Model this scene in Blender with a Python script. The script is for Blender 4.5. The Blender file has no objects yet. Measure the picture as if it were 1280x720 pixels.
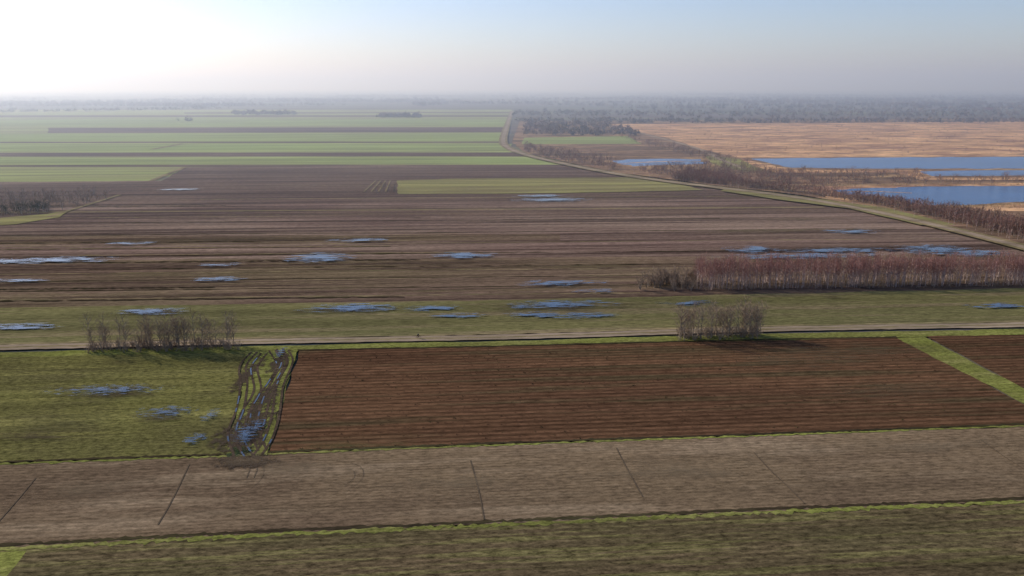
import bpy, bmesh, math, random
import numpy as np
from mathutils import Vector, Matrix
from mathutils.geometry import tessellate_polygon
random.seed(7); rng=np.random.default_rng(11)
scene=bpy.context.scene
H=80.0; F=1004.6; P=math.atan(252/F)
cp,sp=math.cos(P),math.sin(P)
def G(u,v):
    """survey helper: bearing/depression read from the drone position -> real ground coordinates (m)"""
    x=(u-640)/F; y=(360-v)/F
    dy=y*sp+cp; dz=y*cp-sp
    t=H/-dz
    return np.array([x*t,dy*t])
def lin(c):
    c=c/255.0
    return c/12.92 if c<=.04045 else ((c+.055)/1.055)**2.4
def C(r,g,b,k=1.0): return (lin(r)*k,lin(g)*k,lin(b)*k,1)
ROW=math.radians(4.4)
# ---------------------------------------------------------------- node helpers
class NT:
    def __init__(s,name):
        s.m=bpy.data.materials.new(name); s.m.use_nodes=True
        s.t=s.m.node_tree; s.t.nodes.clear(); s.g=None
        s.out=s.t.nodes.new('ShaderNodeOutputMaterial')
    def n(s,ty,**kw):
        nd=s.t.nodes.new(ty)
        for k,v in kw.items():
            if hasattr(nd,k): setattr(nd,k,v)
            else: nd.inputs[k].default_value=v
        return nd
    def l(s,a,b): s.t.links.new(a,b)
    def pos(s,scale=(1,1,1),rot=True):
        if s.g is None:
            g=s.n('ShaderNodeNewGeometry')
            m=s.n('ShaderNodeMapping'); m.inputs['Rotation'].default_value=(0,0,-ROW)
            s.l(g.outputs['Position'],m.inputs['Vector']); s.g=m.outputs[0]
        m2=s.n('ShaderNodeVectorMath'); m2.operation='MULTIPLY'; m2.inputs[1].default_value=scale
        s.l(s.g,m2.inputs[0])
        return m2.outputs[0]
    def noise(s,scale,detail=4,rough=.6,dist=0,flat=False):
        nd=s.n('ShaderNodeTexNoise'); nd.inputs['Scale'].default_value=1
        if flat: nd.noise_dimensions='2D'
        nd.inputs['Detail'].default_value=detail; nd.inputs['Roughness'].default_value=rough
        nd.inputs['Distortion'].default_value=dist
        s.l(s.pos(scale),nd.inputs['Vector']); return nd.outputs[0]
    def rng(s,a,f0,f1,t0=0,t1=1):
        nd=s.n('ShaderNodeMapRange'); nd.inputs[1].default_value=f0; nd.inputs[2].default_value=f1
        nd.inputs[3].default_value=t0; nd.inputs[4].default_value=t1
        s.l(a,nd.inputs[0]); return nd.outputs[0]
    def math(s,op,a,b=None):
        nd=s.n('ShaderNodeMath'); nd.operation=op
        for i,x in enumerate((a,b)):
            if x is None: continue
            if isinstance(x,(int,float)): nd.inputs[i].default_value=x
            else: s.l(x,nd.inputs[i])
        return nd.outputs[0]
    def mix(s,f,a,b,mode='MIX'):
        nd=s.n('ShaderNodeMixRGB'); nd.blend_type=mode
        for i,x in zip((0,1,2),(f,a,b)):
            if isinstance(x,(int,float)): nd.inputs[i].default_value=x
            elif isinstance(x,tuple): nd.inputs[i].default_value=x
            else: s.l(x,nd.inputs[i])
        return nd.outputs[0]
    def scalecol(s,col,fac):
        nd=s.n('ShaderNodeVectorMath'); nd.operation='SCALE'
        s.l(col,nd.inputs[0]); s.l(fac,nd.inputs[3]); return nd.outputs[0]

def field_mat(name,cA,cB,cC,row_sp=1.6,row_amt=.25,patch=.02,streak=(.006,.12),st=(.48,.66),grain=.5,bump=0,aspect=2.5,fine=1.1,band=.22,ga=.2,wob=9.0):
    s=NT(name)
    w=lambda c:(c[0]*1.04,c[1],c[2]*.92,1)
    cA,cB,cC=w(cA),w(cB),w(cC)
    pn=s.noise((patch/aspect,patch,patch),4,.62,0,True)
    col=s.mix(s.rng(pn,.38,.62),cA,cB)
    sn=s.noise((streak[0],streak[1],1),4,.75,0,True)
    col=s.mix(s.math('MULTIPLY',s.rng(sn,st[0],st[1]),.85),col,cC)
    sn2=s.noise((.002,.075,1),4,.75,0,True)
    col=s.scalecol(col,s.rng(sn2,.34,.66,1-band,1+band))
    gn=s.noise((fine*ga,fine,fine),4,.85,0,True)
    fac=s.rng(gn,.3,.7,1-grain*.7,1+grain*.7)
    if row_amt>0:
        yv=s.n('ShaderNodeSeparateXYZ'); s.l(s.pos((1,1,1)),yv.inputs[0])
        wb=s.math('MULTIPLY',pn,wob)
        ww=s.math('SINE',s.math('ADD',s.math('MULTIPLY',yv.outputs[1],6.283/row_sp),wb))
        fac=s.math('MULTIPLY',fac,s.math('ADD',s.math('MULTIPLY',ww,row_amt),1.0))
    col=s.scalecol(col,fac)
    b=s.n('ShaderNodeBsdfDiffuse'); b.inputs['Roughness'].default_value=0
    s.l(col,b.inputs['Color'])
    if bump>0:
        bp=s.n('ShaderNodeBump'); bp.inputs['Strength'].default_value=bump; bp.inputs['Distance'].default_value=.25
        s.l(gn,bp.inputs['Height']); s.l(bp.outputs[0],b.inputs['Normal'])
    s.l(b.outputs[0],s.out.inputs[0]); return s.m

def soft_mat(name,col,k=1.6,thr=(.45,.55),nsc=(.05,.3),rough=.9,water=False,amax=1.0,col2=None):
    s=NT(name)
    uv=s.n('ShaderNodeUVMap'); uv.uv_map='UVMap'
    sub=s.n('ShaderNodeVectorMath'); sub.operation='SUBTRACT'; sub.inputs[1].default_value=(.5,.5,0)
    s.l(uv.outputs[0],sub.inputs[0])
    ln=s.n('ShaderNodeVectorMath'); ln.operation='LENGTH'; s.l(sub.outputs[0],ln.inputs[0])
    r=s.math('MULTIPLY',ln.outputs['Value'],2.0)
    n=s.noise((nsc[0],nsc[1],1),6,.72,0,True)
    val=s.math('ADD',s.math('SUBTRACT',1.0,r),s.math('MULTIPLY',s.math('SUBTRACT',n,.5),k))
    inside=s.rng(r,.75,.94,1,0)
    mask=s.math('MULTIPLY',s.math('MULTIPLY',s.rng(val,thr[0],thr[1]),inside),amax)
    if water:
        b=s.n('ShaderNodeBsdfPrincipled'); b.inputs['Roughness'].default_value=rough
        b.inputs['Base Color'].default_value=col; b.inputs['IOR'].default_value=1.33
    else:
        b=s.n('ShaderNodeBsdfDiffuse')
        if col2: s.l(s.mix(s.rng(s.noise((.3,.9,1),3),.4,.6),col,col2),b.inputs['Color'])
        else: b.inputs['Color'].default_value=col
    t=s.n('ShaderNodeBsdfTransparent'); m=s.n('ShaderNodeMixShader')
    s.l(mask,m.inputs[0]); s.l(t.outputs[0],m.inputs[1]); s.l(b.outputs[0],m.inputs[2])
    s.l(m.outputs[0],s.out.inputs[0]); return s.m

def plant_mat(name,cA,cB,sc=.25,rough=.8):
    s=NT(name)
    col=s.mix(s.rng(s.noise((sc,sc,sc),2,.7),.35,.65),cA,cB)
    b=s.n('ShaderNodeBsdfDiffuse')
    s.l(col,b.inputs['Color']); s.l(b.outputs[0],s.out.inputs[0]); return s.m

def water_mat(name,col,sc,rough=.12,strength=.5,ior=1.33):
    s=NT(name)
    b=s.n('ShaderNodeBsdfPrincipled'); b.inputs['Roughness'].default_value=rough
    c=s.mix(s.rng(s.noise((.01,.03,1),4),.35,.65),col,tuple(x*1.4 for x in col[:3])+(1,))
    s.l(c,b.inputs['Base Color']); b.inputs['IOR'].default_value=ior
    bp=s.n('ShaderNodeBump'); bp.inputs['Strength'].default_value=strength; bp.inputs['Distance'].default_value=.3
    s.l(s.noise((sc,sc*1.6,1),4,.6),bp.inputs['Height']); s.l(bp.outputs[0],b.inputs['Normal'])
    s.l(b.outputs[0],s.out.inputs[0]); return s.m
# ---------------------------------------------------------------- mesh helpers
def add_obj(name,me,parent=None):
    ob=bpy.data.objects.new(name,me); scene.collection.objects.link(ob)
    if parent: ob.parent=parent
    return ob
NTRI=[0]
def np_mesh(name,V,T,mats,midx=None,parent=None):
    V=np.asarray(V,dtype=np.float32); T=np.asarray(T,dtype=np.int32); NTRI[0]+=len(T)
    me=bpy.data.meshes.new(name)
    me.vertices.add(len(V)); me.vertices.foreach_set('co',V.ravel())
    me.loops.add(T.size); me.loops.foreach_set('vertex_index',T.ravel())
    me.polygons.add(len(T)); me.polygons.foreach_set('loop_start',np.arange(0,T.size,3,dtype=np.int32))
    me.polygons.foreach_set('loop_total',np.full(len(T),3,dtype=np.int32))
    for m in mats: me.materials.append(m)
    if midx is not None: me.polygons.foreach_set('material_index',np.asarray(midx,dtype=np.int32))
    me.update(calc_edges=True)
    return add_obj(name,me,parent)
Z=[0.0]
def nz(): Z[0]+=.005; return Z[0]
def patch(name,mat,pts,jit=.5,step=6.0,world=False):
    W=[np.array(p,float) if world else G(*p) for p in pts]
    out=[]
    for i in range(len(W)):
        a,b=W[i],W[(i+1)%len(W)]; L=np.linalg.norm(b-a)
        n=int(min(max(L/step,1),160))
        d=(b-a)/max(L,1e-6); nn=np.array([-d[1],d[0]])
        ph=rng.random()*50
        for k in range(n):
            t=k/n; p=a+(b-a)*t
            if k>0:
                x=t*L+ph
                p=p+nn*jit*(.5*math.sin(x*.11)+.35*math.sin(x*.37+1)+rng.normal()*.35)
            out.append(p)
    z=nz()
    vs=[Vector((p[0],p[1],z)) for p in out]
    tris=tessellate_polygon([vs]); 
    me=bpy.data.meshes.new(name); me.from_pydata([tuple(v) for v in vs],[],[tuple(t) for t in tris])
    me.materials.append(mat); me.update()
    bm=bmesh.new(); bm.from_mesh(me)
    for f in bm.faces:
        if f.normal.z<0: f.normal_flip()
    bm.to_mesh(me); bm.free()
    return add_obj(name,me)
def smooth(pts,n=8):
    P_=[np.array(p,float) for p in pts]; P_=[2*P_[0]-P_[1]]+P_+[2*P_[-1]-P_[-2]]
    o=[]
    for i in range(1,len(P_)-2):
        a,b,c,d=P_[i-1:i+3]
        for k in range(n):
            t=k/n; o.append(.5*((2*b)+(c-a)*t+(2*a-5*b+4*c-d)*t*t+(3*b-a-3*c+d)*t**3))
    o.append(P_[-2]); return o
def offset_line(W,off):
    o=[]
    for i in range(len(W)):
        d=W[min(i+1,len(W)-1)]-W[max(i-1,0)]; d=d/np.linalg.norm(d)
        o.append(W[i]+np.array([-d[1],d[0]])*off)
    return o
def ribbons(name,mat,lines,n=10):
    V=[];Fc=[]
    for W,w,j in lines:
        z=nz() if len(lines)<6 else Z[0]+.004
        if len(lines)>=6: Z[0]+=.0015
        L=offset_line(W,w/2); R=offset_line(W,-w/2); b=len(V)
        for i in range(len(W)):
            a=j*rng.normal(); c=j*rng.normal()
            V.append((L[i][0],L[i][1]+a,z)); V.append((R[i][0],R[i][1]+c,z))
        for i in range(len(W)-1): Fc.append((b+2*i+1,b+2*i+3,b+2*i+2,b+2*i))
    Z[0]+=.003
    me=bpy.data.meshes.new(name); me.from_pydata(V,[],Fc); me.materials.append(mat); me.update()
    return add_obj(name,me)
def pxline(pts,n=10): 
    return smooth([G(*p) for p in pts],n)
def softs(name,mat,items,rotate=True):
    V=[];Fc=[];UV=[]
    for it in items:
        u,v,hw,hd=it[:4]; c=G(u,v); z=nz(); a=it[4] if len(it)>4 else ROW
        ca,sa=math.cos(a),math.sin(a); b=len(V); N=20
        for i in range(N):
            x,y=math.cos(6.28318*i/N),math.sin(6.28318*i/N)
            V.append((c[0]+x*hw*ca-y*hd*sa,c[1]+x*hw*sa+y*hd*ca,z)); UV.append(((x+1)/2,(y+1)/2))
        Fc.append(tuple(range(b,b+N)))
    me=bpy.data.meshes.new(name); me.from_pydata(V,[],Fc); me.materials.append(mat)
    uvl=me.uv_layers.new(name='UVMap')
    for i,uv in enumerate(UV): uvl.data[i].uv=uv
    me.update(); return add_obj(name,me)
def in_poly(p,poly):
    x,y=p[:,0],p[:,1]; c=np.zeros(len(p),bool); n=len(poly)
    for i in range(n):
        x1,y1=poly[i]; x2,y2=poly[i-1]
        k=((y1>y)!=(y2>y))&(x<(x2-x1)*(y-y1)/((y2-y1)+1e-12)+x1); c^=k
    return c
def scatter(pts,n):
    poly=[G(*p) for p in pts]; A=np.array(poly); lo,hi=A.min(0),A.max(0); out=np.zeros((0,2))
    while len(out)<n:
        q=lo+(hi-lo)*rng.random((n*3,2)); out=np.vstack([out,q[in_poly(q,poly)]])
    return out[:n]
# ---------------------------------------------------------------- plants
def prism(V,T,M,a,b,ra,rb,k,m):
    a=np.array(a);b=np.array(b); d=b-a; d=d/(np.linalg.norm(d)+1e-9)
    u=np.cross(d,[.3,.9,.2]); u/=np.linalg.norm(u); w=np.cross(d,u); s=len(V)
    for c,r in((a,ra),(b,rb)):
        for i in range(k):
            t=2*math.pi*i/k; V.append(c+(u*math.cos(t)+w*math.sin(t))*r)
    for i in range(k):
        j=(i+1)%k; T.append((s+i,s+j,s+k+j)); T.append((s+i,s+k+j,s+k+i)); M+=[m,m]
def blade(V,T,M,a,b,w,m,r):
    d=b-a; u=np.cross(d,r.normal(size=3)); u/=np.linalg.norm(u)+1e-9; s=len(V)
    V.extend([a-u*w/2,a+u*w/2,b]); T.append((s,s+1,s+2)); M.append(m)
def bare_tree(h,spread,nl,ns,nt,seed,low=.25,tw=.07,trunk=.011,stems=1,limbm=.5):
    r=np.random.default_rng(seed); V=[];T=[];M=[]
    for st in range(stems):
        lean=r.normal(size=2)*(.03 if stems==1 else .22)*h
        hh=h*(1 if stems==1 else r.uniform(.7,1))
        npt=5 if stems==1 else 2
        pts=[np.array([lean[0]*t**1.3+r.normal()*.01*h*t,lean[1]*t**1.3+r.normal()*.01*h*t,hh*t]) for t in np.linspace(0,1,npt+1)]
        for i in range(npt): prism(V,T,M,pts[i],pts[i+1],trunk*h*(1-i/npt)+.013*min(1,h),trunk*h*(1-(i+1)/npt)+.01*min(1,h),3,0)
        for i in range(nl):
            t=low+(1-low)*(i+.5*r.random())/nl; f=t*npt; k=min(int(f),npt-1); o=pts[k]+(pts[k+1]-pts[k])*(f-k)
            az=i*2.4+r.normal()*.4+st; el=r.uniform(.5,1.0)
            L=spread*h*(.35+1.0*math.sin(math.pi*min(1,(t-low)/(1-low)*.8+.2)))*r.uniform(.7,1.1)
            d=np.array([math.cos(az)*math.cos(el),math.sin(az)*math.cos(el),math.sin(el)])
            e=o+d*L; e[2]+=.12*L; blade(V,T,M,o,e,(.012*h+.03)*min(1,h*.5),0 if t<limbm else 1,r)
            for j in range(ns):
                q=.3+.7*(j+r.random())/ns; a=o+(e-o)*q
                d2=d+r.normal(size=3)*.55; d2[2]+=.3; d2/=np.linalg.norm(d2); l2=L*r.uniform(.25,.5)
                b=a+d2*l2; blade(V,T,M,a,b,tw*1.1,1,r)
                for _ in range(nt):
                    c=a+(b-a)*r.uniform(.2,.9); d3=d2+r.normal(size=3)*.6; d3/=np.linalg.norm(d3)
                    blade(V,T,M,c,c+d3*l2*r.uniform(.5,.9),tw,1,r)
    return np.array(V),np.array(T),np.array(M)
def blob_tree(seed,n=18,size=.42):
    r=np.random.default_rng(seed); V=[];T=[];M=[]
    for i in range(n):
        p=r.normal(size=3); p/=np.linalg.norm(p); p*=r.random()**.4
        c=np.array([p[0]*.5,p[1]*.5,.45+p[2]*.45]); s=len(V)
        a=r.normal(size=(3,3))*size*.42; V.extend([c+a[0],c+a[1],c+a[2]]); T.append((s,s+1,s+2)); M.append(1)
    return np.array(V),np.array(T),np.array(M)
def tuft(seed,n=9,h=1.0,w=.5):
    r=np.random.default_rng(seed);V=[];T=[];M=[]
    for i in range(n):
        az=r.random()*6.28; b=np.array([math.cos(az),math.sin(az),0])*w*.35*r.random()
        e=b+np.array([math.cos(az)*w*.5*r.random(),math.sin(az)*w*.5*r.random(),h*r.uniform(.5,1)])
        blade(V,T,M,b,e,w*.45,0,r)
    return np.array(V),np.array(T),np.array(M)
def instances(name,temps,pts,smin,smax,mats,z=.0,zs=1.0,parent=None):
    Vs=[];Ts=[];Ms=[];o=0
    which=rng.integers(0,len(temps),len(pts))
    for i,(V,T,M) in enumerate(temps):
        P_=pts[which==i]; n=len(P_)
        if n==0: continue
        s=rng.uniform(smin,smax,n); a=rng.random(n)*6.283
        hs=s*rng.uniform(.88,1.12,n)*zs
        ca,sa=np.cos(a)*s,np.sin(a)*s
        X=V[None,:,0]*ca[:,None]-V[None,:,1]*sa[:,None]+P_[:,0:1]
        Y=V[None,:,0]*sa[:,None]+V[None,:,1]*ca[:,None]+P_[:,1:2]
        Zz=V[None,:,2]*hs[:,None]+z
        A=np.stack([X,Y,Zz],-1).reshape(-1,3); Vs.append(A)
        Ts.append((T[None]+(np.arange(n)*len(V))[:,None,None]).reshape(-1,3)+o); Ms.append(np.tile(M,n)); o+=len(A)
    return np_mesh(name,np.vstack(Vs),np.vstack(Ts),mats,np.concatenate(Ms) if len(mats)>1 else None,parent)
def along(W,spacing,spread):
    out=[]
    for a,b in zip(W[:-1],W[1:]):
        L=np.linalg.norm(b-a); n=max(1,int(L/spacing+rng.random()))
        t=rng.random((n,1)); out.append(a[None]+(b-a)[None]*t+rng.normal(size=(n,2))*spread)
    return np.vstack(out)
# ================================================================ MATERIALS
m_plain=field_mat('plain_soil',C(108,98,94),C(96,96,86),C(116,118,92),3,0,.0022,(.0006,.006),(.52,.62),.3,0,3)
m_mud=field_mat('wet_mud_soil',C(114,95,86),C(128,110,97),C(78,64,59),2.2,.08,.012,(.0025,.16),(.5,.6),.7,0,band=.36)
m_mud2=field_mat('dark_mud_soil',C(96,80,72),C(110,93,81),C(78,64,59),2.2,.08,.012,(.0025,.14),(.5,.62),.7,0,band=.3)
m_mud3=field_mat('mossy_mud_soil',C(110,92,79),C(112,98,78),C(80,65,59),2.2,.1,.012,(.0025,.2),(.5,.6),.7,0,band=.36)
m_strip=field_mat('pasture_grass',C(108,104,69),C(98,95,64),C(118,106,82),2,.08,.02,(.006,.12),(.5,.66),.7,0)
m_left=field_mat('meadow_grass',C(104,102,59),C(90,86,55),C(118,114,68),1.4,.04,.03,(.01,.2),(.5,.64),.9,.2,1.4,ga=.5)
m_rowsoil=field_mat('peat_soil',C(84,62,47),C(95,71,53),C(76,66,48),2.4,.28,.025,(.006,.12),(.52,.66),.7,.2,band=.16,wob=0)
m_stub=field_mat('stubble_soil',C(114,98,78),C(99,84,68),C(127,111,91),1.2,.1,.022,(.01,.09),(.52,.68),.7,.2,1.6,band=.16,ga=.35)
m_bottom=field_mat('winter_crop_soil',C(90,78,59),C(82,75,53),C(104,99,64),1.5,.14,.03,(.02,.45),(.5,.62),1.0,.3,band=.24,ga=.35)
m_bright=field_mat('verge_grass',C(114,118,61),C(102,103,57),C(130,127,78),1,.0,.05,(.03,.4),(.5,.7),.8,.2,ga=.5)
m_dry=field_mat('dry_grass',C(136,121,92),C(114,106,78),C(148,133,102),1,.0,.04,(.02,.3),(.5,.7),.5,0)
m_farg=field_mat('far_meadow_grass',C(138,152,92),C(130,138,88),C(150,162,102),3,0,.006,(.002,.03),(.5,.65),.2,0)
m_farg2=field_mat('far_pale_meadow_grass',C(142,148,94),C(132,130,92),C(154,163,102),3,0,.006,(.002,.03),(.5,.65),.2,0)
m_lime=field_mat('lime_meadow_grass',C(134,131,84),C(122,114,80),C(146,142,90),3,0,.01,(.004,.05),(.5,.65),.3,0)
m_heath=field_mat('heath_grass',C(204,164,124),C(182,144,110),C(142,110,92),3,.0,.012,(.008,.02),(.48,.6),.9,0,1.8,.12)
m_marsh=field_mat('marsh_grass',C(136,110,90),C(106,88,74),C(166,138,104),3,0,.012,(.006,.02),(.5,.64),.9,0,1.6,.3)
m_road=field_mat('dirt_road_soil',C(150,134,116),C(134,120,102),C(160,144,126),1.2,0,.05,(.05,.5),(.5,.7),.3,0)
m_soil_shade=field_mat('soil_ditch_shade',C(60,52,40),C(68,63,44),C(50,46,36),1,.0,.05,(.03,.4),(.5,.7),.5,0)  # dark soil of field lines, also used as painted shade in the ditches
m_track=field_mat('track_mud',C(76,66,56),C(92,78,66),C(58,51,45),1,.0,.2,(.2,.2),(.5,.6),.8,.5,1,2.0)
m_line=plant_mat('furrow_soil',C(90,77,61),C(102,87,69),.6)
m_arc=plant_mat('wheel_mark_soil',C(98,84,67),C(110,95,76),.6)
m_tall=plant_mat('tall_grass_blades',C(116,115,62),C(94,92,58),.3)
m_stubt=plant_mat('stubble_stalks',C(150,132,100),C(122,106,80),.5)
m_cropt=plant_mat('crop_blades',C(112,112,62),C(98,86,60),.12)
m_meadt=plant_mat('meadow_blades',C(124,124,66),C(92,88,54),.2)
m_heather=plant_mat('nursery_shrub_leaf',C(104,72,52),C(74,54,42),.06)
m_heather2=plant_mat('nursery_shrub_leaf_green',C(88,82,52),C(70,62,42),.3)
m_bark=plant_mat('birch_bark',C(204,182,172),C(154,132,122),1.2)
m_bark2=plant_mat('dark_bark',C(164,148,130),C(124,110,96),1.2)
m_twig=plant_mat('birch_twigs',C(168,124,112),C(138,102,92),.15)
m_twig2=plant_mat('bare_twigs',C(164,142,120),C(132,112,94),.3)
m_scrub=plant_mat('scrub_twigs',C(152,114,100),C(120,92,80),.02)
m_wood=plant_mat('far_wood_twigs',C(134,112,102),C(106,98,86),.01)
m_green=plant_mat('conifer_leaf',C(60,72,48),C(46,58,40),.2)
m_reed=plant_mat('reed_blades',C(190,160,116),C(164,134,98),.05)
m_pond=water_mat('pond_water',(.022,.085,.20,1),.4,.2,1.0,1.25)  # deep blue of the reflected upper sky put into the base colour
WATC=(.06,.095,.14,1)
m_pud=soft_mat('puddle_water',WATC,3.8,(.5,.76),(.10,.55),.08,True,.95)
m_pudn=soft_mat('shallow_water',WATC,4.4,(.6,.95),(.3,1.2),.1,True,.85)
m_rut=water_mat('rut_water',(.035,.05,.07,1),2.0,.15,.1)
m_stain=soft_mat('pale_mud',C(132,115,91),2.4,(.4,1.3),(.06,.2),.95,False,.45)
m_wet_shade=soft_mat('wet_mud_shade',C(82,70,58),3.0,(.3,1.2),(.06,.35),.7,False,.55)  # damp mud, and one painted patch of shade
m_wet2=soft_mat('churned_mud',C(78,67,55),3.6,(.1,.7),(.4,.4),.7,False,.85)
m_gst=soft_mat('moss_patch',C(106,102,66),3.0,(.4,1.3),(.05,.4),.95,False,.45,C(94,90,58))
m_gray=soft_mat('lichen_patch',C(104,95,72),3.0,(.3,1.5),(.08,.5),.95,False,.4)
# ================================================================ GROUND
me=bpy.data.meshes.new('ground'); R=42000
me.from_pydata([(-R,-3000,0),(R,-3000,0),(R,R,0),(-R,R,0)],[],[(0,1,2,3)]); me.materials.append(m_plain); add_obj('ground',me)
patch('far_meadow',m_farg2,[(-900,152),(-900,137),(640,137),(635,160),(628,178),(640,190),(740,214),(-700,232)],1,40)
far=[(m_mud2,-900,640,144,146),(m_farg,-900,636,149,157),(m_mud2,60,632,159,165.5),(m_farg,-900,628,167,176),(m_mud2,-900,628,177,178.5),(m_farg,-900,640,180,189),(m_mud2,-900,690,190.5,195.5),(m_farg,-900,700,197,205),(m_mud2,-100,720,206,208),(m_mud2,230,640,140,141.2)]
for i,(m,u0,u1,v0,v1) in enumerate(far):
    patch('far_meadow' if m is m_farg else 'far_field',m,[(u0,v0+.6),(u1,v0),(u1,v1),(u0,v1+.8)],1.5,40)
patch('far_meadow',m_farg2,[(-900,212),(225,209),(190,226),(-900,236)],1,20)
patch('mud_field',m_mud,[(-700,232),(205,226),(232,209),(720,206),(900,236),(1100,268),(1290,318),(1800,440),(1800,350),(1280,361),(640,376),(-700,402)],1,15)
patch('mud_field',m_mud2,[(-500,238),(200,227),(230,211),(722,208),(850,232),(1000,248),(-500,264)],1.5,15)
patch('mud_field',m_mud3,[(-700,330),(1290,318),(1290,361),(640,376),(-700,401)],1.5,15)
patch('mud_field',m_mud2,[(-700,268),(1060,256),(1090,266),(-700,282)],1.5,15)
patch('mud_field',m_mud3,[(-700,300),(700,292),(700,301),(-700,312)],2,15)
bl=[(-400,1030,261.5,4,m_dry),(-300,1120,290,1.6,m_soil_shade),(-400,1180,303,1.0,m_dry),(-400,1000,316,1.4,m_soil_shade),(-400,900,337,.8,m_dry),(-400,860,346,1.0,m_soil_shade),(-400,860,358,.8,m_soil_shade),(-400,800,368,1.0,m_dry),(250,1000,247,2,m_dry),(-200,900,275,1.2,m_soil_shade)]
for k in range(26):
    v=rng.uniform(215,374); u0=rng.uniform(-400,500); bl.append((u0,min(u0+rng.uniform(200,900),720+(v-208)*5.0 if v<318 else 850),v,rng.uniform(.5,1.3),[m_soil_shade,m_dry,m_soil_shade,m_mud2][k%4]))
for (u0,u1,v,w,m) in bl:
    if u1<u0+40: continue
    sl=-(v-108)*7.7e-5*.55
    ribbons('field_boundary',m,[(pxline([(u0,v+sl*(u0-640)),((u0+u1)/2,v+sl*((u0+u1)/2-640)),(u1,v+sl*(u1-640))],40),w,.35)])
patch('lime_meadow',m_lime,[(498,243),(496,226),(560,224),(800,222),(850,231),(880,238),(700,242)],1,10)
patch('lime_meadow',m_lime,[(-200,283),(0,273),(60,268),(90,262),(75,272),(20,281),(-200,296)],1,10)
ribbons('drain_line',m_dry,[(pxline([(455+i*9,240),(470+i*6,226)],6),1.2,.3) for i in range(4)])
ribbons('drain_line',m_dry,[(pxline([(190,226),(232,209)],10),5,.5),(pxline([(60,272),(150,244)],8),3,.5),(pxline([(190,187),(228,180)],8),7,.5)])
patch('pasture',m_strip,[(-700,402),(0,386),(640,376),(1280,361.5),(1800,349),(1800,395),(1280,404),(640,418),(-700,450)],.8,8)
rd=pxline([(-700,450),(-300,442),(0,436),(320,428.5),(640,422.5),(960,413),(1280,407.5),(1800,398)],30)
patch('meadow',m_left,[(-700,462),(0,446),(302,439),(372,438),(336,568),(0,581),(-700,606)],.6,5)
patch('verge',m_bright,[(-700,459),(0,442),(320,434),(640,427.5),(960,418.5),(1280,412.5),(1800,403),(1800,411),(1280,419.5),(1130,423),(640,434),(372,439),(300,442),(0,448),(-700,466)],.5,5)
patch('nursery_field',m_rowsoil,[(374,440),(640,434.5),(1122,423.5),(1280,508),(1350,546),(1280,533),(640,556),(337,569)],.4,4)
patch('nursery_field',m_rowsoil,[(1158,422),(1280,420),(1800,409),(1800,500),(1500,560),(1280,487)],.4,4)
patch('grass_path',m_bright,[(1121,424),(1156,423),(1280,488),(1500,603),(1500,640),(1280,507)],.5,4)
patch('stubble_field',m_stub,[(-700,609),(0,583),(290,572),(337,570),(640,558),(1280,535),(1900,508),(1900,604),(1280,629),(640,656),(0,687),(-700,722)],.5,5)
patch('winter_crop_field',m_bottom,[(-700,722),(0,688),(640,657),(1280,630),(1900,604),(1900,1000),(-700,1000)],.4,5)
patch('grass_corner',m_bright,[(-300,706),(0,693),(34,691),(10,722),(-60,800),(-300,800)],.5,3)
ribbons('dirt_road',m_road,[(rd,5.2,.15)])
ribbons('road_centre_grass',m_dry,[(rd,1.0,.25)])
ribbons('dry_verge',m_dry,[(offset_line(rd,3.7),1.4,.3)])
dit=pxline([(-700,722),(0,687),(320,670),(640,656),(960,641),(1280,628),(1900,602)],60)
ribbons('grass_bank',m_bright,[(offset_line(dit,-.6),1.3,.3)]); ribbons('ditch_shade',m_soil_shade,[(offset_line(dit,.7),.9,.18)])  # no hollow here: its shadow line is painted as a dark flat strip
dit2=pxline([(-700,608),(0,582),(300,571.5),(337,569.5),(640,557.5),(960,546),(1280,534),(1900,508)],60)
ribbons('grass_bank',m_bright,[(offset_line(dit2,-.2),.8,.22)]); ribbons('ditch_shade',m_soil_shade,[(offset_line(dit2,.8),.9,.18)])  # ditch shade laid on as a dark strip
dit3=pxline([(372,439.5),(640,434),(960,426),(1121,423)],40); ribbons('ditch_shade',m_soil_shade,[(dit3,1.2,.2)])  # shade of the ditch painted as a flat dark line
fl=[[(237,582),(226,606),(212,634),(198,658)],[(588,578),(594,600),(600,625),(605,652)],[(770,562),(780,582),(792,604),(803,624)],[(942,568),(962,590),(985,612),(1005,632)],[(45,600),(22,628),(-4,658)],[(1225,552),(1262,578),(1300,600)]]
ribbons('furrow',m_line,[(pxline(l,16),.28,.12) for l in fl])
arc=[]
def arcpts(u,v,r,a0,a1,asp=1.0):
    c=G(u,v); return [c+np.array([math.cos(a)*r,math.sin(a)*r*asp]) for a in np.linspace(a0,a1,24)]
for (u,v,r,a0,a1) in [(425,598,3,-1,1.8),(425,598,4.8,-1,1.5),(285,600,7,-1.2,1.4)]:
    arc.append((arcpts(u,v,r,a0,a1,1.3),.10,.05))
for du in (0,9):
    arc.append((pxline([(300+du,575),(312+du,586),(308+du,600)],10),.16,.08))
ribbons('wheel_mark',m_arc,arc)
patch('grass_strip',m_bright,[(306,440),(372,438),(352,500),(334,572),(282,574),(296,520),(304,480)],.4,2)
softs('churned_mud_patch',m_wet2,[(318,530,6,20,.1),(300,548,8,11,.1),(310,470,3.5,18,0),(349,455,3,14,0),(308,580,9,5,0),(332,500,4,14,0)])
tr=[[(350,438),(356,455),(346,475),(334,500),(326,530),(318,560)],[(340,440),(350,458),(340,480),(322,505),(318,535),(328,566)],[(318,442),(304,460),(305,485),(300,515),(290,545),(298,572)],[(330,444),(318,462),(322,490),(306,520),(300,550),(312,575)],[(357,440),(362,455),(350,485),(345,520),(336,550),(322,572)]]
L=[];Wt=[]
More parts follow.
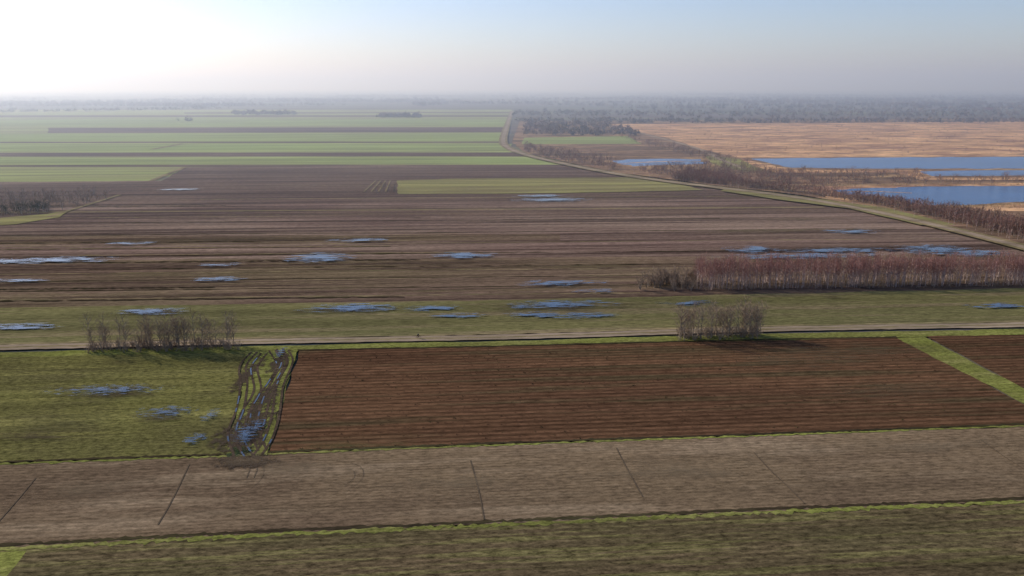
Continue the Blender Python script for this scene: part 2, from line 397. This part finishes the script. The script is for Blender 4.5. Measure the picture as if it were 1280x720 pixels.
for t in tr:
    W=pxline(t,12)
    for o in (.9,-.9):
        Lo=offset_line(W,o); L.append((Lo,.6,.12))
        i=int(rng.integers(0,8))
        while i<len(Lo)-4:
            n=int(rng.integers(2,6)); 
            if rng.random()<(.14 if i<len(Lo)*.55 else .26): Wt.append((Lo[i:i+n+1],.34,.08))
            i+=n+int(rng.integers(1,6))
ribbons('wheel_track',m_track,L)
ribbons('rut_water',m_rut,Wt)
softs('pale_mud_patch',m_stain,[(370,590,18,8),(300,578,10,5),(560,610,26,7),(860,590,36,9),(1150,560,35,7),(120,620,18,8)])
softs('moss_patch',m_gst,[(700,335,90,6),(200,345,80,8),(1050,345,60,7),(960,290,90,9),(450,560,30,3),(80,530,16,9),(600,365,110,5),(1000,275,50,8),(150,370,120,6)])
softs('lichen_patch',m_gray,[(1000,452,40,14),(1110,490,30,11),(1080,440,40,10)])
softs('damp_shade_patch',m_wet_shade,[(140,494,22,9),(205,522,11,7),(35,548,14,5),(560,330,90,12),(300,300,120,12),(1040,374,9,4),(1020,312,80,10),(700,387,46,10),(440,390,34,8),(60,326,60,10),(190,392,20,6),(1190,316,40,12)])  # damp ground; the small one in front of the birches is painted shade
pud=[(60,327,44,10),(12,328,22,6),(15,353,20,5),(28,411,17,6),(190,392,16,7),(440,387,24,8.5),(540,388,15,6),(574,397,14,4),(700,383,27,8),(725,397,17,5.5),(672,396,16,5),(860,381,14,5),(400,324,22,16),(580,321,22,10),(273,351,15,6),(275,333,13,5),(700,356,24,7),(745,366,12,4),(1000,322,50,9),(1045,315,36,9),(940,314,18,12),(1170,314,28,18),(1210,318,26,14),(1065,291,22,10),(690,251,38,14),(450,302,24,7),(165,306,16,6),(675,246,28,10),(225,238,22,9),(1250,385,20,5)]
softs('field_puddles',m_pud,pud)
softs('meadow_puddles',m_pudn,[(135,491,20,5.5),(208,519,10,5.5),(245,553,3.4,5),(263,523,2.8,5.5),(306,546,4.5,9,.1),(322,538,2.2,7,0),(352,443,2,7,0)])
# right-hand marsh, heath and ponds
patch('marsh',m_marsh,[(650,152),(1900,145),(1900,470),(1290,312),(1100,263),(1000,245),(900,234),(760,215),(655,192),(640,178)],1.5,20)
patch('heath',m_heath,[(745,156),(1280,152.5),(1900,150),(1900,196),(1280,196.5),(925,198.5),(880,188),(830,172)],3,25)
patch('marsh_meadow',m_farg,[(655,173),(785,171),(802,180.5),(652,181)],1,20)
patch('marsh_meadow',m_lime,[(880,195),(925,200),(955,214),(930,216),(890,206)],1,15)
patch('marsh_meadow',m_lime,[(905,238),(1000,247),(1110,262),(1195,283),(1150,283),(1060,262),(980,252),(900,240)],.6,10)
patch('reed_bank',m_heath,[(1000,236),(1040,234),(1280,230),(1800,228),(1800,233),(1280,235),(1130,238),(1060,247),(1130,261),(1200,261),(1280,257),(1800,264),(1800,275),(1280,266),(1150,264),(1040,250)],1.5,8)
patch('reed_bank',m_heath,[(925,199),(990,213.5),(1150,214),(1170,223),(1280,223),(1800,225),(1800,228),(1150,226),(1120,217),(970,217),(940,208)],1.5,8)
patch('pond',m_pond,[(938,199.5),(1010,198.5),(1280,197),(1900,194),(1900,212),(1280,212),(1080,212),(990,211),(965,206)],3.5,12)
patch('pond',m_pond,[(1150,215.5),(1200,214.5),(1280,214),(1800,212),(1800,224),(1280,221),(1165,221.5)],3,12)
patch('pond',m_pond,[(1042,239),(1090,236.5),(1160,234.5),(1280,234),(1800,232),(1800,262),(1280,254),(1200,258.5),(1150,259.5),(1120,252),(1105,247),(1060,245)],2.5,8)
patch('pond',m_pond,[(765,202),(800,200),(876,200),(882,206),(830,207.5),(790,209)],5,10)
far_road=pxline([(1900,474),(1500,368),(1290,314),(1200,291),(1100,267.5),(1000,249),(900,236),(830,227.5),(760,216.5),(700,204.5),(660,195),(637,186.5),(629,177),(633,160),(640,139)],14)
ribbons('dry_verge',m_dry,[(far_road,13,.5)])
ribbons('dirt_road',m_road,[(far_road,6.0,.2)])
mp=pxline([(765,158),(820,172),(870,186),(900,200),(930,212)],10); ribbons('marsh_path',m_road,[(mp,6,.4)])
ribbons('marsh_dike',m_heath,[(pxline([(1048,242),(1090,241),(1140,243)],8),2.5,.4),(pxline([(770,206),(830,203),(880,203)],8),4,.6)])
# ================================================================ VEGETATION
birch=[bare_tree(11.5,.14,14,4,2,s,.3,.07,.008) for s in range(5)]
clump=[bare_tree(10.5,.24,20,5,3,20+s,.2,.05,.010,1,.9) for s in range(6)]
shrub=[bare_tree(1,.35,5,4,3,40+s,.1,.013,.012,3) for s in range(4)]
fshrub=[bare_tree(1,.4,4,3,2,50+s,.1,.035,.014,2) for s in range(5)]
blobs=[blob_tree(60+s) for s in range(6)]
pl=scatter([(868,363),(1280,357.5),(1700,350),(1700,341),(1280,346),(868,351)],1600)
instances('birch_plantation',birch,pl,.84,1.06,[m_bark,m_twig])
def shrubs(name,pts,a,b,m,bark=None,t=None): return instances(name,t or shrub,pts,a,b,[bark or m_bark2,m])
shrubs('plantation_undergrowth',scatter([(868,364),(1280,358.5),(1700,351),(1700,347),(1280,353),(868,358)],400),1.0,2.4,m_twig2)
shrubs('willow_thicket',scatter([(797,364),(868,364),(872,352),(820,350),(800,356)],80),3,7.0,m_twig2)
instances('tree_grove',clump,scatter([(110,443),(298,438),(296,431),(114,434)],60),.62,1.12,[m_bark2,m_twig2])
shrubs('grove_undergrowth',scatter([(108,444),(300,439),(298,431),(112,434)],160),1.2,4.0,m_twig2)
instances('tree_grove',clump,scatter([(848,427),(950,424),(950,417),(852,419)],48),.7,1.18,[m_bark2,m_twig2])
shrubs('grove_undergrowth',scatter([(846,428),(954,425),(952,417),(848,420)],100),1.2,4.2,m_twig2)
shrubs('copse',scatter([(-300,268),(-20,262),(60,268),(100,258),(150,250),(110,240),(0,246),(-300,250)],260),3,8,m_twig2,None,fshrub)
shrubs('conifer_copse',scatter([(-40,270),(20,270),(66,265),(60,258),(0,261)],110),3,6,m_green,None,fshrub)
shrubs('bush_group',scatter([(470,243),(497,242),(496,234),(474,236)],12),4,7,m_twig2,None,fshrub)
sb=np.vstack([scatter([(838,226),(1000,243),(1110,261),(1210,284),(1290,304),(1700,415),(1700,380),(1290,282),(1160,262),(1050,247),(960,236),(860,216)],2500),
  scatter([(800,218),(1030,240),(1040,228),(960,214),(880,208),(800,212)],520),
  scatter([(960,215),(1150,217),(1160,224),(1800,226),(1800,231),(1160,232),(1040,237)],420),
  scatter([(655,182),(770,200),(770,214),(700,202),(655,192)],380),
  scatter([(770,170),(900,195),(960,214),(940,216),(880,200),(800,182)],180)])
shrubs('roadside_scrub',sb,2.6,8.0,m_scrub,None,fshrub)
instances('scrub_birch',birch,np.vstack([scatter([(860,226),(1000,243),(1110,261),(1290,304),(1700,415),(1700,395),(1290,292),(1100,256),(960,238)],280)]),.5,.95,[m_bark,m_scrub])
instances('roadside_birch',birch,along(offset_line(far_road,-11)[:130],18,2.0),.45,.85,[m_bark,m_scrub])
shrubs('heath_scrub',scatter([(780,160),(1280,156),(1700,155),(1700,196),(1280,196),(925,198),(870,180)],900),1.5,4.6,m_scrub,None,fshrub)
tf=[tuft(80+s) for s in range(5)]
instances('reed_bed',tf,np.vstack([scatter([(930,213),(1150,214),(1150,217),(960,217)],900),scatter([(1100,260),(1280,256),(1600,262),(1600,268),(1280,262),(1160,263)],1400),scatter([(1040,232),(1280,230),(1600,229),(1600,232),(1280,233.5),(1040,237)],900)]),1.2,2.4,[m_reed])
g=[along(offset_line(dit,-.6),.3,.5),along(offset_line(dit2,-.1),.4,.35),along(offset_line(rd,5),1.0,.6),along(offset_line(rd,-5),.9,.6),along(dit3,.5,.4)]
ff=pxline([(306,440),(304,480),(296,520),(282,574)],10); g.append(along(ff,.5,.8)); ff=pxline([(372,438),(352,500),(334,572)],10); g.append(along(ff,.4,.5))
instances('grass_fringe',tf,np.vstack(g),.25,.65,[m_tall])
def rows(poly,sp,dx,y0=.6,jy=.08,gapt=-1.2):
    W=[G(*p) for p in poly]; A=np.array(W); c,s=math.cos(ROW),math.sin(ROW); Rm=np.array([[c,s],[-s,c]]); B=A@Rm.T
    lo,hi=B.min(0),B.max(0); out=[]
    y=math.floor(lo[1]/sp)*sp+y0
    while y<hi[1]:
        x=np.arange(lo[0],hi[0],dx); q=np.stack([x+rng.normal(size=len(x))*dx*.3,np.full(len(x),y)+rng.normal(size=len(x))*jy],-1)
        gap=np.sin(x*.05+y*3)+np.sin(x*.013+y)+rng.normal(size=len(x))*.9
        q=q[gap>gapt]; out.append(q); y+=sp
    Q=np.vstack(out)@Rm; return Q[in_poly(Q,W)]
nr=np.vstack([rows([(378,443),(1118,426),(1278,511),(1280,531),(640,554),(341,566)],2.4,.5),rows([(1162,424),(1280,422),(1500,417),(1500,560),(1280,483)],2.4,.5)])
tn=[tuft(90+s,6,1,1.3) for s in range(6)]
k=rng.random(len(nr))<.12
instances('nursery_shrub_rows',tn,nr[~k],.3,.75,[m_heather]); instances('nursery_shrub_rows',tn,nr[k],.35,.85,[m_heather2])
ts=[tuft(110+s,5,1,1.0) for s in range(5)]
instances('winter_crop_rows',ts,rows([(-100,692),(0,690),(640,660),(1280,633),(1400,628),(1400,800),(-100,800)],1.5,.6,.3,.15,-.4),.14,.4,[m_cropt])
instances('stubble_rows',ts,rows([(-100,590),(290,576),(640,562),(1280,539),(1400,534),(1400,620),(1280,625),(640,652),(-100,688)],2.1,1.0,.3,.35,.2),.1,.26,[m_stubt])
instances('meadow_tufts',ts,scatter([(-200,456),(0,449),(298,443),(300,480),(280,568),(0,578),(-200,586)],9000),.14,.42,[m_meadt])
w=[scatter([(655,155),(760,156),(800,168),(795,171),(655,170.5)],260),
   scatter([(640,151),(1280,151),(1900,150),(1900,153),(1280,154),(760,155),(640,152.5)],900),
   along(pxline([(-500,143),(-100,141.5),(60,139.5),(170,138),(270,136)],6),5,30),
   scatter([(-500,134),(0,134),(180,133),(268,136),(270,131),(150,128),(0,130),(-500,130)],1500),
   scatter([(288,144.5),(372,143.5),(368,141.5),(292,142)],160),scatter([(471,147.5),(526,147.2),(522,145),(474,145.5)],120),
   scatter([(220,152.5),(240,152.4),(240,151),(222,151)],6),
   scatter([(640,140),(1280,142),(1900,142),(1900,146),(1280,147),(640,146)],900),
   scatter([(800,140),(1280,134),(1900,134),(1900,140),(1280,141)],900)]
instances('distant_woodland',blobs,np.vstack(w),6,13,[m_wood])
hl=[]
for i in range(330):
    v=110.0+ (rng.random()**1.7)*27; u=rng.uniform(-500,1800)
    if u<640 and v>133: continue
    a=G(u,v); Ln=rng.uniform(250,1500)*(1+2.5*(v<114)); th=rng.normal()*.07 if rng.random()<.9 else 1.2
    b=a+np.array([math.cos(th),math.sin(th)])*Ln
    hl.append(along([a,b],20 if v<118 else 10,6 if v>118 else 25))
instances('distant_hedgerows',blobs,np.vstack(hl),8,16,[m_wood])
# ================================================================ FARMHOUSES (far right)
m_brick=plant_mat('house_brick',C(150,96,76),C(130,84,66),1); m_roof=plant_mat('roof_tiles',C(150,80,60),C(120,66,52),1)
m_glass=plant_mat('window_glass',C(60,70,80),C(40,46,54),1,.2); m_white=plant_mat('white_trim',C(225,222,215),C(215,212,205),1)
def house(u,v,w=14,d=9,h=4,rh=4,a=0.2,roofm=None,wallm=None):
    e=bpy.data.objects.new('farmhouse',None); scene.collection.objects.link(e); c=G(u,v); e.location=(c[0],c[1],0); e.rotation_euler=(0,0,a)
    def ms(n,V,Fc,m):
        me=bpy.data.meshes.new(n); me.from_pydata(V,[],Fc); me.materials.append(m); add_obj(n,me,e)
    x,y=w/2,d/2
    ms('walls',[(-x,-y,0),(x,-y,0),(x,y,0),(-x,y,0),(-x,-y,h),(x,-y,h),(x,y,h),(-x,y,h),(-x,0,h+rh-.2),(x,0,h+rh-.2)],[(0,1,5,4),(2,3,7,6),(1,2,6,9,5),(3,0,4,8,7)],wallm or m_brick)
    X,Y=x+.4,y+.5
    ms('roof',[(-X,-Y,h-.4),(X,-Y,h-.4),(X,0,h+rh),(-X,0,h+rh),(-X,Y,h-.4),(X,Y,h-.4),(-X,-Y,h-.6),(X,-Y,h-.6),(-X,Y,h-.6),(X,Y,h-.6)],[(0,1,2,3),(3,2,5,4),(0,6,7,1),(4,5,9,8)],roofm or m_roof)
    for i,xx in enumerate((-x*.65,-x*.25,x*.35,x*.7)):
        ms('window_%d'%(i+1),[(xx-.6,-y-.03,1),(xx+.6,-y-.03,1),(xx+.6,-y-.03,2.5),(xx-.6,-y-.03,2.5)],[(0,1,2,3)],m_glass)
    ms('door',[(-.5,-y-.03,0),(.5,-y-.03,0),(.5,-y-.03,2.2),(-.5,-y-.03,2.2)],[(0,1,2,3)],m_white)
for u,v,a,wm in [(1180,137,.2,m_white),(1212,134,.6,None),(1236,138,-.3,None),(1262,136,.1,m_white),(1140,133,.9,None)]: house(u,v,20,10,4,6,a,None,wm)
# ================================================================ CYCLIST
m_jacket=plant_mat('jacket_cloth',C(40,46,70),C(34,40,60),5); m_trou=plant_mat('trouser_cloth',C(36,36,40),C(30,30,34),5)
m_skin=plant_mat('skin',C(205,160,135),C(190,145,120),5,.5); m_tyre=plant_mat('tyre_rubber',C(28,28,28),C(22,22,22),5); m_frame=plant_mat('bicycle_paint',C(60,20,20),C(50,18,18),5,.3)
cy=bpy.data.objects.new('cyclist',None); scene.collection.objects.link(cy)
c=G(523,424.5); cy.location=(c[0],c[1],.42); cy.rotation_euler=(0,0,ROW)
def tubes(n,segs,m):
    V=[];T=[];M=[]
    for a,b,r in segs: prism(V,T,M,np.array(a,float),np.array(b,float),r,r,6,0)
    return np_mesh(n,V,T,[m],None,cy)
for n,x in (('rear_wheel',-.52),('front_wheel',.55)):
    bpy.ops.mesh.primitive_torus_add(major_radius=.34,minor_radius=.022,major_segments=28,minor_segments=6,location=(x,0,.36),rotation=(math.pi/2,0,0))
    o=bpy.context.object; o.name=n; o.parent=cy; o.data.materials.append(m_tyre)
    tubes(n+'_spokes',[((x,0,.36),(x+.33*math.cos(a),0,.36+.33*math.sin(a)),.004) for a in np.linspace(0,6.28,13)[:-1]],m_tyre)
tubes('bicycle_frame',[((-.52,0,.36),(-.08,0,.32),.015),((-.52,0,.36),(-.2,0,.85),.013),((-.08,0,.32),(-.22,0,.95),.018),((-.08,0,.32),(.38,0,.78),.02),((-.2,0,.82),(.36,0,.88),.018),((.36,0,1.02),(.55,0,.36),.018),((.34,-.27,1.06),(.34,.27,1.06),.014),((-.08,-.15,.24),(-.08,.15,.42),.012),((-.34,0,.97),(-.1,0,.97),.05)],m_frame)
def skinned(n,V,E,Rr,m):
    me=bpy.data.meshes.new(n); me.from_pydata(V,E,[]); o=add_obj(n,me,cy); me.materials.append(m)
    sk=o.modifiers.new('Skin','SKIN'); 
    for i,r in enumerate(Rr): me.skin_vertices[0].data[i].radius=(r,r)
    me.skin_vertices[0].data[0].use_root=True; o.modifiers.new('Sub','SUBSURF').levels=1
skinned('rider_legs',[(-.22,0,1.03),(-.2,.1,1.0),(.18,.12,.86),(-.03,.13,.45),(.1,.13,.4),(-.2,-.1,1.0),(.1,-.12,.68),(-.1,-.13,.3),(.03,-.13,.24)],[(0,1),(1,2),(2,3),(3,4),(0,5),(5,6),(6,7),(7,8)],[.14,.1,.075,.045,.04,.1,.075,.045,.04],m_trou)
skinned('rider_torso',[(-.2,0,1.06),(-.12,0,1.3),(-.03,0,1.52),(.0,0,1.58),(-.02,.19,1.5),(.12,.24,1.26),(.3,.24,1.1),(-.02,-.19,1.5),(.12,-.24,1.26),(.3,-.24,1.1)],[(0,1),(1,2),(2,3),(2,4),(4,5),(5,6),(2,7),(7,8),(8,9)],[.15,.15,.14,.06,.07,.05,.038,.07,.05,.038],m_jacket)
skinned('rider_head',[(.0,0,1.6),(.03,0,1.7),(.04,0,1.8)],[(0,1),(1,2)],[.055,.095,.08],m_skin)
# ================================================================ HAZE LAYER (real volume over the far plain)
s=NT('haze'); vs=s.n('ShaderNodeVolumeScatter'); vs.inputs['Color'].default_value=(.72,.83,1,1); vs.inputs['Density'].default_value=.00031; vs.inputs['Anisotropy'].default_value=.4
s.l(vs.outputs[0],s.out.inputs['Volume'])
bpy.ops.mesh.primitive_cube_add(size=1,location=(0,20400,110)); o=bpy.context.object; o.name='haze'; o.scale=(80000,40000,240); o.data.materials.append(s.m)
# ================================================================ LIGHT, SKY, CAMERA
SE,AZ=math.radians(25),math.radians(-56)
wd=bpy.data.worlds.new('World'); scene.world=wd; wd.use_nodes=True; nt=wd.node_tree
sky=nt.nodes.new('ShaderNodeTexSky'); sky.sky_type='NISHITA'; sky.sun_disc=False; sky.sun_elevation=SE; sky.sun_rotation=AZ%(2*math.pi)
sky.air_density=1.0; sky.dust_density=.7; sky.ozone_density=2.5
tint=nt.nodes.new('ShaderNodeMixRGB'); tint.blend_type='MULTIPLY'; tint.inputs[0].default_value=1; tint.inputs[2].default_value=(1.0,.99,1.2,1)
nt.links.new(sky.outputs[0],tint.inputs[1])
bg=nt.nodes['Background']; bg.inputs[1].default_value=.13; nt.links.new(tint.outputs[0],bg.inputs[0])
sd=bpy.data.lights.new('sun','SUN'); sd.energy=5.0; sd.angle=math.radians(.5); sd.color=(1,.93,.82)
so=bpy.data.objects.new('sun',sd); scene.collection.objects.link(so)
to_sun=Vector((math.sin(AZ)*math.cos(SE),math.cos(AZ)*math.cos(SE),math.sin(SE)))
so.rotation_euler=to_sun.to_track_quat('Z','Y').to_euler()
cd=bpy.data.cameras.new('camera'); co=bpy.data.objects.new('camera',cd); scene.collection.objects.link(co)
co.location=(0,0,H); co.rotation_euler=(math.pi/2-P,0,0); cd.sensor_width=36; cd.lens=36*F/1280; cd.clip_end=150000; cd.clip_start=.5
scene.camera=co
scene.view_settings.view_transform='Standard'; scene.view_settings.look='None'; scene.view_settings.exposure=0
print('TRIS',NTRI[0],'Z',Z[0])
